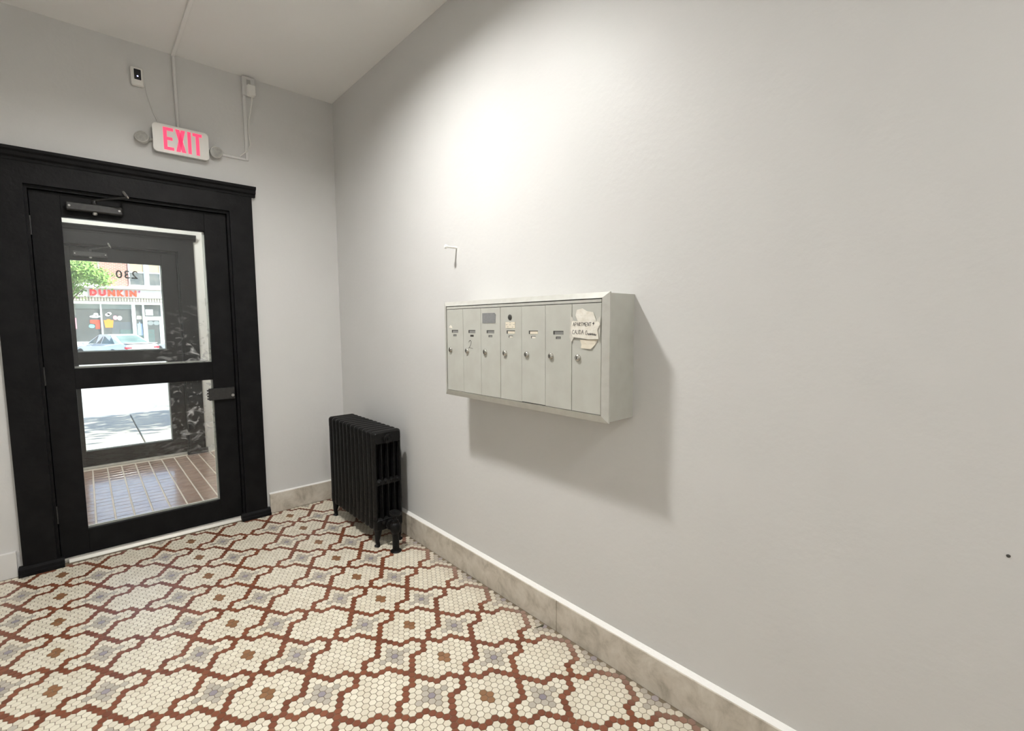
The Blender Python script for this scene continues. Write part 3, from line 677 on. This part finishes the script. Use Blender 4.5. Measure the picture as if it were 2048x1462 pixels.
MB().lathe([(0.008, 0.0), (0.008, 0.02), (0.013, 0.022), (0.013, 0.034), (0.006, 0.038)], (RX0+0.045, RY1+0.004, 0.172), (0, -1, 0), 10).build('drain_plug', 'cast_iron', rad, smooth=True)

# ------------------------------------------------------------------ exit sign
ex = thing('exit_sign', 'white EXIT sign with red letters and two round emergency lamps', 'exit sign', (-1.038, 0, 2.656))
MB().prism(rrect(-1.188, -0.888, 2.572, 2.742, 0.022), 1, -0.050, 0.0).build('housing', 'sign_side', ex)
fc = MB().prism(rrect(-1.191, -0.885, 2.569, 2.745, 0.024), 1, -0.060, -0.048).build('face_plate', 'white_plastic', ex)
LZ0, LZ1, LY = 2.588, 2.728, (-0.0615, -0.0595)
def letter(polys):
    b = MB()
    for p in polys: b.prism(p, 1, *LY)
    o = b.build('letter', 'exit_red', ex); o['label'] = 'glowing red letter'
R_ = lambda a, b, c, d: [(a, c), (b, c), (b, d), (a, d)]
sw = 0.019
x0 = -1.135; letter([R_(x0, x0+sw, LZ0, LZ1), R_(x0+sw, x0+0.054, LZ0, LZ0+sw), R_(x0+sw, x0+0.048, 2.650, 2.650+sw), R_(x0+sw, x0+0.054, LZ1-sw, LZ1)])
x0 = -1.070; xw = 0.054; hs = 0.0115
letter([[(x0, LZ0), (x0+2*hs, LZ0), (x0+xw, LZ1), (x0+xw-2*hs, LZ1)], [(x0+xw-2*hs, LZ0), (x0+xw, LZ0), (x0+2*hs, LZ1), (x0, LZ1)]])
x0 = -1.004; letter([R_(x0, x0+sw, LZ0, LZ1)])
x0 = -0.975; letter([R_(x0, x0+0.052, LZ1-sw, LZ1), R_(x0+0.0165, x0+0.0355, LZ0, LZ1-sw)])
MB().lathe([(0.004, 0), (0.004, 0.004), (0.002, 0.006)], (-1.095, -0.018, 2.572), (0, 0, -1), 8).build('test_button', 'lens_rim', ex)
for sx_, x, ax in ((-1, -1.244, Vector((-0.25, -1, 0.25))), (1, -0.840, Vector((0.05, -1, -0.12)))):
    c = Vector((x, -0.040, 2.640)); a_ = ax.normalized()
    hd = MB().lathe([(0.014, -0.030), (0.030, -0.024), (0.037, -0.006), (0.038, 0.010), (0.035, 0.013)], c, a_, 24).build('lamp_head', 'lens_rim', ex, smooth=True)
    MB().lathe([(0.033, 0.0125), (0.033, 0.0145), (0.018, 0.0175), (0.004, 0.0180)], c, a_, 24).build('lamp_lens', 'lens_grey', hd, smooth=True)
    e = Vector((-1.189 if sx_ < 0 else -0.887, -0.022, 2.645)); MB().tube([tuple(c - a_*0.018), tuple(e)], 0.010, 10).build('swivel', 'lens_rim', hd, smooth=True)

# ------------------------------------------------------------------ sensor, wiring
sn = thing('motion_sensor', 'small white wall sensor with a dark window above the exit sign', 'sensor', (-1.245, 0, 3.012))
MB().box(-1.277, -1.213, -0.028, 0.0, 2.956, 3.068, 0.006).build('sensor_body', 'white_plastic', sn)
wn = MB().prism(rrect(-1.2605, -1.2255, 2.992, 3.054, 0.003, 2), 1, -0.0295, -0.027).build('sensor_window', 'black_gloss', sn)
MB().lathe([(0.0042, 0), (0.0035, 0.001)], (-1.243, -0.0295, 3.013), (0, -1, 0), 10).build('indicator', 'led_dot', wn)
tag(MB().tube([(-1.205, -0.004, 2.975), (-1.200, -0.004, 2.93), (-1.190, -0.004, 2.876), (-1.172, -0.004, 2.815), (-1.152, -0.004, 2.767), (-1.148, -0.010, 2.742)], 0.0026, 6).build('sensor_wire', 'white_raceway', smooth=True), 'thin white wire running from the sensor down to the exit sign', 'wire')
rc = thing('conduit', 'white conduit from the exit sign up the wall and along the ceiling', 'conduit', (-1.047, 0, 2.745))
MB().tube([(-1.047, -0.010, 2.744), (-1.047, -0.010, 3.200), (-1.047, -0.014, 3.208)], 0.0095, 10).build('wall_pipe', 'white_raceway', rc, smooth=True)
MB().box(-1.058, -1.036, -1.70, -0.001, 3.207, 3.2195, 0.003).build('ceiling_raceway', 'ceiling_paint', rc)
ob = thing('junction_box', 'white painted outlet box high on the wall under the ceiling', 'outlet box', (-0.611, 0, 3.155))
MB().box(-0.652, -0.570, -0.026, 0.0, 3.088, 3.216, 0.004).build('box', 'white_raceway', ob)
MB().box(-0.650, -0.572, -0.029, -0.026, 3.090, 3.214, 0.001).build('cover_plate', 'white_raceway', ob)
MB().box(-0.624, -0.598, -0.0298, -0.029, 3.160, 3.195).build('socket', 'sign_side', ob)
ad = thing('power_adapter', 'white plug-in power adapter hanging from the outlet box', 'adapter', (-0.602, -0.03, 3.115))
MB().box(-0.627, -0.577, -0.074, -0.0295, 3.080, 3.150, 0.005).build('adapter_body', 'white_plastic', ad)
MB().tube([(-0.598, -0.05, 3.0795), (-0.597, -0.040, 3.05), (-0.604, -0.016, 2.985), (-0.615, -0.005, 2.925), (-0.624, -0.006, 2.835), (-0.617, -0.008, 2.79), (-0.612, -0.006, 2.751), (-0.624, -0.012, 2.729)], 0.0034, 8).build('power_cord', 'white_plastic', ad, smooth=True)
rw = thing('cable_raceway', 'white cable channel dropping from the outlet box to the right emergency lamp', 'raceway', (-0.639, 0, 2.64))
MB().box(-0.650, -0.630, -0.0125, 0.0, 2.636, 3.088, 0.002).build('vertical_channel', 'white_raceway', rw)
MB().tube([(-0.6255, -0.0125, 2.7265), (-0.640, -0.0172, 2.700), (-0.665, -0.0168, 2.676), (-0.690, -0.0150, 2.6535)], 0.0034, 8).build('cord_tail', 'white_plastic', rw, smooth=True)
MB().box(-0.800, -0.650, -0.012, 0.0, 2.634, 2.651, 0.002).build('horizontal_channel', 'white_raceway', rw)

# ------------------------------------------------------------------ ceiling lamps (above the view)
def ceiling_lamp(x, y, m, label, r=0.15, rim=0.034):
    t = thing('ceiling_light', label, 'ceiling light', (x, y, H), group='flush ceiling lamps')
    MB().lathe([(r+0.03, 0.0), (r+0.03, rim-0.014), (r+0.012, rim), (r+0.004, rim), (r+0.004, 0.010), (r+0.002, 0.008)], (x, y, H), (0, 0, -1), 32).build('housing', 'white_plastic', t, smooth=True)
    MB().lathe([(r, 0.0085), (r-0.004, 0.012)] if rim > 0.05 else [(r, 0.0345), (r-0.004, 0.038)], (x, y, H), (0, 0, -1), 32).build('diffuser', m, t)
ceiling_lamp(-1.09, -1.89, 'lamp_lobby', 'flat round flush lamp on the lobby ceiling opposite the mailbox', 0.11, 0.054)
ceiling_lamp(-1.29, -5.40, 'fill_hall', 'unseen fill lamp added at the rear of the lobby ceiling')
ceiling_lamp(-1.29, 1.25, 'lamp_vest', 'flat round flush lamp on the vestibule ceiling')

# ------------------------------------------------------------------ street
sw_ = thing('sidewalk', 'pale concrete sidewalk slabs outside the street door', 'sidewalk', (0, YO, -0.16), kind='structure')
for i in range(-6, 8):
    for j in range(3):
        xa = -1.05 + 1.55*i; ya = YO+0.22 + 1.50*j
        if xa < -8.5 or xa > 6.5: continue
        MB().box(xa, xa+1.535, ya, ya+1.485, -0.44, -0.16+random.uniform(-.003, .003), 0.006).build('slab', 'concrete', sw_)
st('kerb', MB().box(-14, 14, YO+0.22+4.5, YO+0.22+4.68, -0.5, -0.17, 0.02), 'kerb_stone', 'grey stone kerb along the near sidewalk', 'kerb')
st('road', MB().box(-40, 40, YO+4.9, 34.5, -0.6, -0.42), 'asphalt', 'sunlit grey asphalt street and parking in front of the shop', 'road')
st('far_sidewalk', MB().box(-40, 40, 34.5, 44, -0.6, -0.30), 'concrete', 'concrete sidewalk in front of the shop', 'sidewalk')

# shop across the street
FYW = 38.0
sh = thing('shop_building', 'doughnut shop across the street with brick upper floor', 'building', (0, FYW, -0.30))
P = lambda name, m, *bx: MB().box(*bx).build(name, m, sh)
P('brick_wall', 'brick_wall', -12, 12, FYW, FYW+0.4, 4.05, 7.3)
P('side_wall', 'brick_wall', -12, -11.7, FYW+0.4, FYW+8, -0.3, 7.3); P('side_wall', 'brick_wall', 11.7, 12, FYW+0.4, FYW+8, -0.3, 7.3)
P('roof', 'shop_grey', -12, 12, FYW, FYW+8, 7.3, 7.45)
P('cornice', 'shop_white', -12, 12, FYW-0.30, FYW, 3.98, 4.16)
P('gutter', 'shop_grey', -12, 12, FYW-0.34, FYW-0.0, 3.93, 3.98)
P('sign_band', 'shop_white', -12, 12, FYW-0.22, FYW, 3.38, 3.93)
dn = MB()
for i in range(160): dn.box(-12+0.15*i, -12+0.15*i+0.11, FYW-0.16, FYW, 3.14, 3.36)
dn = dn.build('dentil_band', 'shop_cream', sh); dn['kind'] = 'stuff'
P('soffit', 'shop_grey', -12, 12, FYW-0.10, FYW+0.2, 3.12, 3.38)
P('lintel', 'shop_white', -12, 12, FYW-0.12, FYW+0.15, 2.93, 3.12)
P('bulkhead', 'shop_frame', -12, 1.62, FYW, FYW+0.15, -0.3, 0.45); P('bulkhead', 'shop_frame', 2.60, 12, FYW, FYW+0.15, -0.3, 0.45)
for a, b in ((-6.0, -5.8), (-3.34, -3.24), (-0.70, -0.61), (0.94, 1.15), (1.52, 1.64), (2.56, 2.74), (5.2, 5.3), (8.0, 8.2)): P('mullion', 'shop_frame', a, b, FYW-0.03, FYW+0.12, 0.45 if not (1.5 < a < 2.6) else -0.3, 2.93)
for a, b in ((-5.8, -3.34), (-3.24, -0.70), (-0.61, 0.94), (1.15, 1.52), (2.74, 5.2), (5.3, 8.0)): P('shop_pane', 'shop_glass', a, b, FYW+0.04, FYW+0.05, 0.45, 2.93)
P('transom_pane', 'shop_glass', 1.64, 2.56, FYW+0.04, FYW+0.05, 2.10, 2.90); P('transom_bar', 'shop_frame', 1.64, 2.56, FYW-0.02, FYW+0.10, 1.96, 2.12)
sdr = P('shop_door', 'shop_frame', 1.64, 1.76, FYW, FYW+0.06, -0.3, 1.96)
MB().box(2.44, 2.56, FYW, FYW+0.06, -0.3, 1.96).box(1.76, 2.44, FYW, FYW+0.06, 1.84, 1.96).box(1.76, 2.44, FYW, FYW+0.06, -0.3, -0.05).build('door_frame', 'shop_frame', sdr)
MB().box(1.76, 2.44, FYW+0.025, FYW+0.035, -0.05, 1.84).build('door_pane', 'shop_glass', sdr)
# interior
P('inside_back', 'shop_inside', -11.7, 11.7, FYW+4.0, FYW+4.1, -0.3, 3.12); P('inside_floor', 'shop_grey', -11.7, 11.7, FYW+0.15, FYW+4.0, -0.32, -0.28); P('inside_ceiling', 'shop_white', -11.7, 11.7, FYW+0.2, FYW+4.0, 3.12, 3.16)
P('counter', 'decal_teal', 0.30, 2.2, FYW+0.9, FYW+1.5, -0.28, 1.20)
P('display_case', 'decal_blue', -0.10, 0.95, FYW+1.6, FYW+2.2, -0.28, 1.75)
P('valance', 'shop_cream', -5.8, -1.9, FYW+0.10, FYW+0.14, 2.2, 2.93); P('valance', 'shop_white', -1.9, 0.94, FYW+0.10, FYW+0.14, 2.62, 2.93)
# flat window posters
def decal(name, m, poly): return MB().prism(poly, 1, FYW+0.030, FYW+0.038).build(name, m, sh)
def disc(cx, cz, rx, rz, n=16): return [(cx+rx*math.cos(2*PI*k/n), cz+rz*math.sin(2*PI*k/n)) for k in range(n)]
decal('cup_poster', 'decal_orange', [(-0.49, 1.36), (-0.11, 1.36), (-0.05, 1.86), (-0.20, 1.86), (-0.23, 1.93), (-0.38, 1.93), (-0.40, 1.86), (-0.55, 1.86)])
decal('red_poster', 'decal_red', [(-0.98, 1.28), (-0.76, 1.28), (-0.74, 1.88), (-1.24, 1.88), (-1.24, 1.66), (-0.98, 1.60)])
decal('round_poster', 'decal_cyan', disc(-1.17, 1.46, 0.15, 0.12))
for cx, cz, rx, rz in ((-0.95, 2.10, 0.30, 0.09), (-0.92, 2.24, 0.13, 0.10), (-0.33, 2.22, 0.13, 0.10), (-0.24, 2.30, 0.12, 0.10)): decal('cloud_sticker', 'decal_white', disc(cx, cz, rx, rz))
decal('pink_sticker', 'decal_pink', disc(0.05, 2.03, 0.12, 0.15)); decal('white_sticker', 'decal_white', disc(0.28, 2.00, 0.13, 0.15))
decal('side_poster', 'decal_blue', [(1.20, 0.80), (1.48, 0.80), (1.48, 1.62), (1.38, 1.62), (1.34, 1.76), (1.29, 1.62), (1.20, 1.62)])
decal('notice', 'shop_cream', [(1.20, 1.92), (1.48, 1.92), (1.48, 2.16), (1.20, 2.16)])
decal('edge_poster', 'decal_pink', [(-2.05, 1.3), (-1.90, 1.3), (-1.90, 2.0), (-2.05, 2.0)])
decal('door_sticker', 'decal_white', disc(1.94, 1.66, 0.17, 0.15)); decal('door_sticker', 'decal_white', disc(2.28, 1.66, 0.17, 0.15))
decal('transom_notice', 'decal_white', [(1.70, 2.20), (2.12, 2.20), (2.12, 2.62), (1.70, 2.62)])
# sign lettering
xs = -1.145
LW = {'D': .40, 'U': .40, 'N': .43, 'K': .42, 'I': .15}
for k, ch in enumerate("DUNKIN"):
    me = text_mesh(ch, 0.50, 0.03, 0.034)
    co = np.zeros(len(me.vertices)*3); me.vertices.foreach_get('co', co); co = co.reshape(-1, 3)
    wv = co[:, 0].max()-co[:, 0].min(); tgt = LW[ch]
    co[:, 0] = (co[:, 0]-co[:, 0].min())*tgt*0.90/wv; co[:, 1] = (co[:, 1]-co[:, 1].min())/(co[:, 1].max()-co[:, 1].min())*0.42
    me.vertices.foreach_set('co', co.ravel()); me.update()
    o = mesh_obj('sign_letter', me, 'sign_red' if k < 2 else 'sign_orange', sh); o.rotation_euler = (PI/2, 0, 0)
    o.location = (xs, -0.26, 3.455-(-0.30)); xs += tgt*0.90+(0.055 if ch == 'K' else 0.09)
MB().add([(xs+0.02, FYW-0.28, 3.74), (xs+0.08, FYW-0.28, 3.74), (xs+0.11, FYW-0.28, 3.86), (xs+0.02, FYW-0.28, 3.86), (xs+0.02, FYW-0.22, 3.74), (xs+0.08, FYW-0.22, 3.74), (xs+0.11, FYW-0.22, 3.86), (xs+0.02, FYW-0.22, 3.86)],
         [(0,1,2,3), (7,6,5,4), (0,4,5,1), (1,5,6,2), (2,6,7,3), (3,7,4,0)]).build('sign_apostrophe', 'sign_magenta', sh)
# upper windows
for a, b in ((-4.6, -3.5), (-1.75, -0.64), (0.98, 1.74), (2.04, 2.64), (4.2, 5.0), (5.3, 6.1)):
    wdw = MB().box(a-0.06, a, FYW-0.05, FYW+0.02, 4.28, 6.6).box(b, b+0.06, FYW-0.05, FYW+0.02, 4.28, 6.6).box(a, b, FYW-0.05, FYW+0.02, 6.5, 6.6).box(a-0.1, b+0.1, FYW-0.10, FYW+0.02, 4.16, 4.28).box(a, b, FYW-0.045, FYW+0.01, 5.10, 5.18).build('window_frame', 'shop_white', sh)
    MB().box(a, b, FYW-0.03, FYW-0.005, 4.28, 5.10).build('window_pane', 'window_dark', wdw); MB().box(a, b, FYW-0.02, FYW-0.005, 5.18, 6.5).build('window_pane', 'blind', wdw)
P('pilaster', 'shop_white', 1.80, 1.98, FYW-0.08, FYW, 4.16, 7.3)

# trees
def tree(name, label, x, y, z, h, r, n, leaf, m, group=None):
    t = thing(name, label, 'tree', (x, y, z), group='street trees'); rr = random.Random(int(abs(x)*100+n))
    MB().tube([(x, y, z), (x+0.06, y, z+h*0.35), (x-0.04, y+0.05, z+h*0.7), (x, y, z+h)], [0.16, 0.12, 0.09, 0.03], 9).build('trunk', 'bark', t, smooth=True)
    for k in range(7):
        a = 2*PI*k/7; e = (x+0.75*r*math.cos(a), y+0.75*r*math.sin(a), z+h*(0.75+0.2*(k % 3)/2))
        MB().tube([(x, y, z+h*(0.45+0.04*k)), ((x+e[0])/2, (y+e[1])/2, (z+h*0.5+e[2])/2+0.1), e], [0.06, 0.04, 0.015], 6).build('branch', 'bark', t, smooth=True)
    b = MB(); cl = [(x+rr.gauss(0, .48)*r, y+rr.gauss(0, .48)*r, z+h*0.95+rr.gauss(0, .42)*r) for _ in range(34)]
    for k in range(n):
        c = Vector(cl[k % len(cl)]) + Vector((rr.gauss(0, 1), rr.gauss(0, 1), rr.gauss(0, .8)))*r*0.20
        u = Vector((rr.gauss(0, 1), rr.gauss(0, 1), rr.gauss(0, 1))).normalized(); v = u.orthogonal().normalized(); s_ = leaf*rr.uniform(.6, 1.2)
        b.add([c-u*s_, c+v*s_*.5, c+u*s_, c-v*s_*.5], [(0,1,2,3)])
    f = b.build('foliage', m, t); f['kind'] = 'stuff'
tree('street_tree', 'bright green leafy tree in front of the shop upper floor', -2.40, 35.2, -0.30, 5.5, 1.40, 11000, 0.10, 'leaf_far')
tree('street_tree', 'young green tree on the near sidewalk shading the slabs', 3.1, 4.9, -0.16, 4.3, 1.5, 2600, 0.11, 'leaf')

# cars (local x = forward)
def car(label, x, y, rz, z=-0.42):
    t = thing('parked_car', label, 'car', (x, y, z), rz, group='cars parked before the shop')
    L = 4.65
    # lower body: stations (x, half width, sill z, belt z, hood/deck z)
    S = [(-2.33, .66, .34, .62, .80), (-2.28, .80, .25, .70, .93), (-1.9, .87, .22, .80, 1.00), (-1.2, .90, .20, .86, .97), (0.0, .90, .20, .84, .93), (0.9, .90, .20, .82, .93), (1.5, .88, .22, .74, .86), (2.05, .82, .24, .64, .75), (2.30, .62, .30, .52, .62)]
    vs = []; fs = []
    for sx, hw, z0, zb, zt in S:
        vs += [(sx, -hw*.86, z0), (sx, -hw, z0+.14), (sx, -hw*1.0, zb), (sx, -hw*.90, zt-.02), (sx, -hw*.5, zt+.02), (sx, hw*.5, zt+.02), (sx, hw*.90, zt-.02), (sx, hw, zb), (sx, hw, z0+.14), (sx, hw*.86, z0)]
    n = 10
    for i in range(len(S)-1): fs += [(i*n+k, i*n+(k+1) % n, (i+1)*n+(k+1) % n, (i+1)*n+k) for k in range(n)]
    fs += [tuple(range(n)), tuple(range((len(S)-1)*n, len(S)*n))]
    MB().add(vs, fs).build('body', 'car_white', t, world=False, smooth=True)
    # cabin
    lo = [(-1.85, .72), (-1.1, .78), (0.2, .79), (1.15, .74)]; hi = [(-0.95, .55), (-0.55, .60), (0.15, .60), (0.38, .56)]
    zl, zh = .93, [1.40, 1.45, 1.45, 1.40]
    vs = [(a, -w_, zl) for a, w_ in lo] + [(a, -w_, h_) for (a, w_), h_ in zip(hi, zh)] + [(a, w_, zl) for a, w_ in lo] + [(a, w_, h_) for (a, w_), h_ in zip(hi, zh)]
    fs = [(0,1,5,4), (1,2,6,5), (2,3,7,6), (8,12,13,9), (9,13,14,10), (10,14,15,11), (4,5,13,12), (5,6,14,13), (6,7,15,14), (0,4,12,8), (3,11,15,7), (0,8,9,10,11,3,2,1)]
    MB().add(vs, fs).build('cabin', 'car_white', t, world=False, smooth=False)
    def pane(a, b, c, d, out, name='side_window'):
        P4 = [Vector(q) for q in (a, b, c, d)]; o = Vector(out)*0.012
        MB().add([tuple(p+o) for p in P4] + [tuple(p-o*2) for p in P4], [(0,1,2,3), (7,6,5,4), (0,4,5,1), (1,5,6,2), (2,6,7,3), (3,7,4,0)]).build(name, 'car_glass', t, world=False)
    for s in (-1, 1):
        pane((-1.35, s*.752, .965), (-.30, s*.775, .965), (-.32, s*.600, 1.405), (-.80, s*.590, 1.385), (0, s, .35)); pane((-.22, s*.776, .965), (.92, s*.742, .965), (.28, s*.588, 1.385), (-.24, s*.600, 1.405), (0, s, .35))
        MB().box(.78, .98, s*.80 if s > 0 else -1.0, 1.0 if s > 0 else -.80, .92, 1.06, .03).build('mirror', 'car_white', t, world=False)
    pane((-1.76, -.64, .965), (-1.76, .64, .965), (-1.00, .49, 1.375), (-1.00, -.49, 1.375), (-.5, 0, .85), 'rear_window')
    pane((1.08, -.66, .965), (1.08, .66, .965), (.45, .50, 1.375), (.45, -.50, 1.375), (.5, 0, .8), 'windscreen')
    for s in (-1, 1):
        MB().box(-2.335, -2.18, .48 if s > 0 else -.80, .80 if s > 0 else -.48, .70, .82, .03).build('tail_lamp', 'car_lamp', t, world=False)
        MB().box(-2.345, -2.30, .50 if s > 0 else -.66, .66 if s > 0 else -.50, .40, .45, .01).build('reflector', 'car_lamp', t, world=False)
        MB().box(2.10, 2.30, .42 if s > 0 else -.70, .70 if s > 0 else -.42, .56, .66, .03).build('head_lamp', 'car_glass', t, world=False)
        for wx in (-1.40, 1.38):
            wl = MB().lathe([(.24, -.10), (.315, -.095), (.33, -.06), (.33, .06), (.315, .095), (.24, .10)], (wx, s*.80, .33), (0, s, 0), 24).build('wheel', 'car_trim', t, world=False, smooth=True)
            o_ = MB().lathe([(.23, .098), (.21, .090), (.06, .106), (.02, .108)], (wx, s*.80, .33), (0, s, 0), 20).build('rim', 'alloy', wl, world=False)
            MB().lathe([(.37, .0), (.37, .012)], (wx, s*.885, .345), (0, s, 0), 24).build('wheel_arch', 'car_trim', t, world=False)
    pl = MB().box(-2.350, -2.325, -.17, .17, .52, .66).build('number_plate', 'decal_white', t, world=False)
    MB().box(-2.352, -2.33, -.20, .20, .66, .69).build('plate_lamp_bar', 'car_trim', t, world=False)
    MB().box(-2.34, -1.9, -.70, .70, .985, 1.005).build('boot_edge', 'car_white', t, world=False)
    return t
car('white sedan angle parked before the shop window, rear towards the street', -0.38, 29.2, math.radians(180-64))
car('white sedan angle parked before the shop door, rear towards the street', 3.0, 29.8, math.radians(180-70))
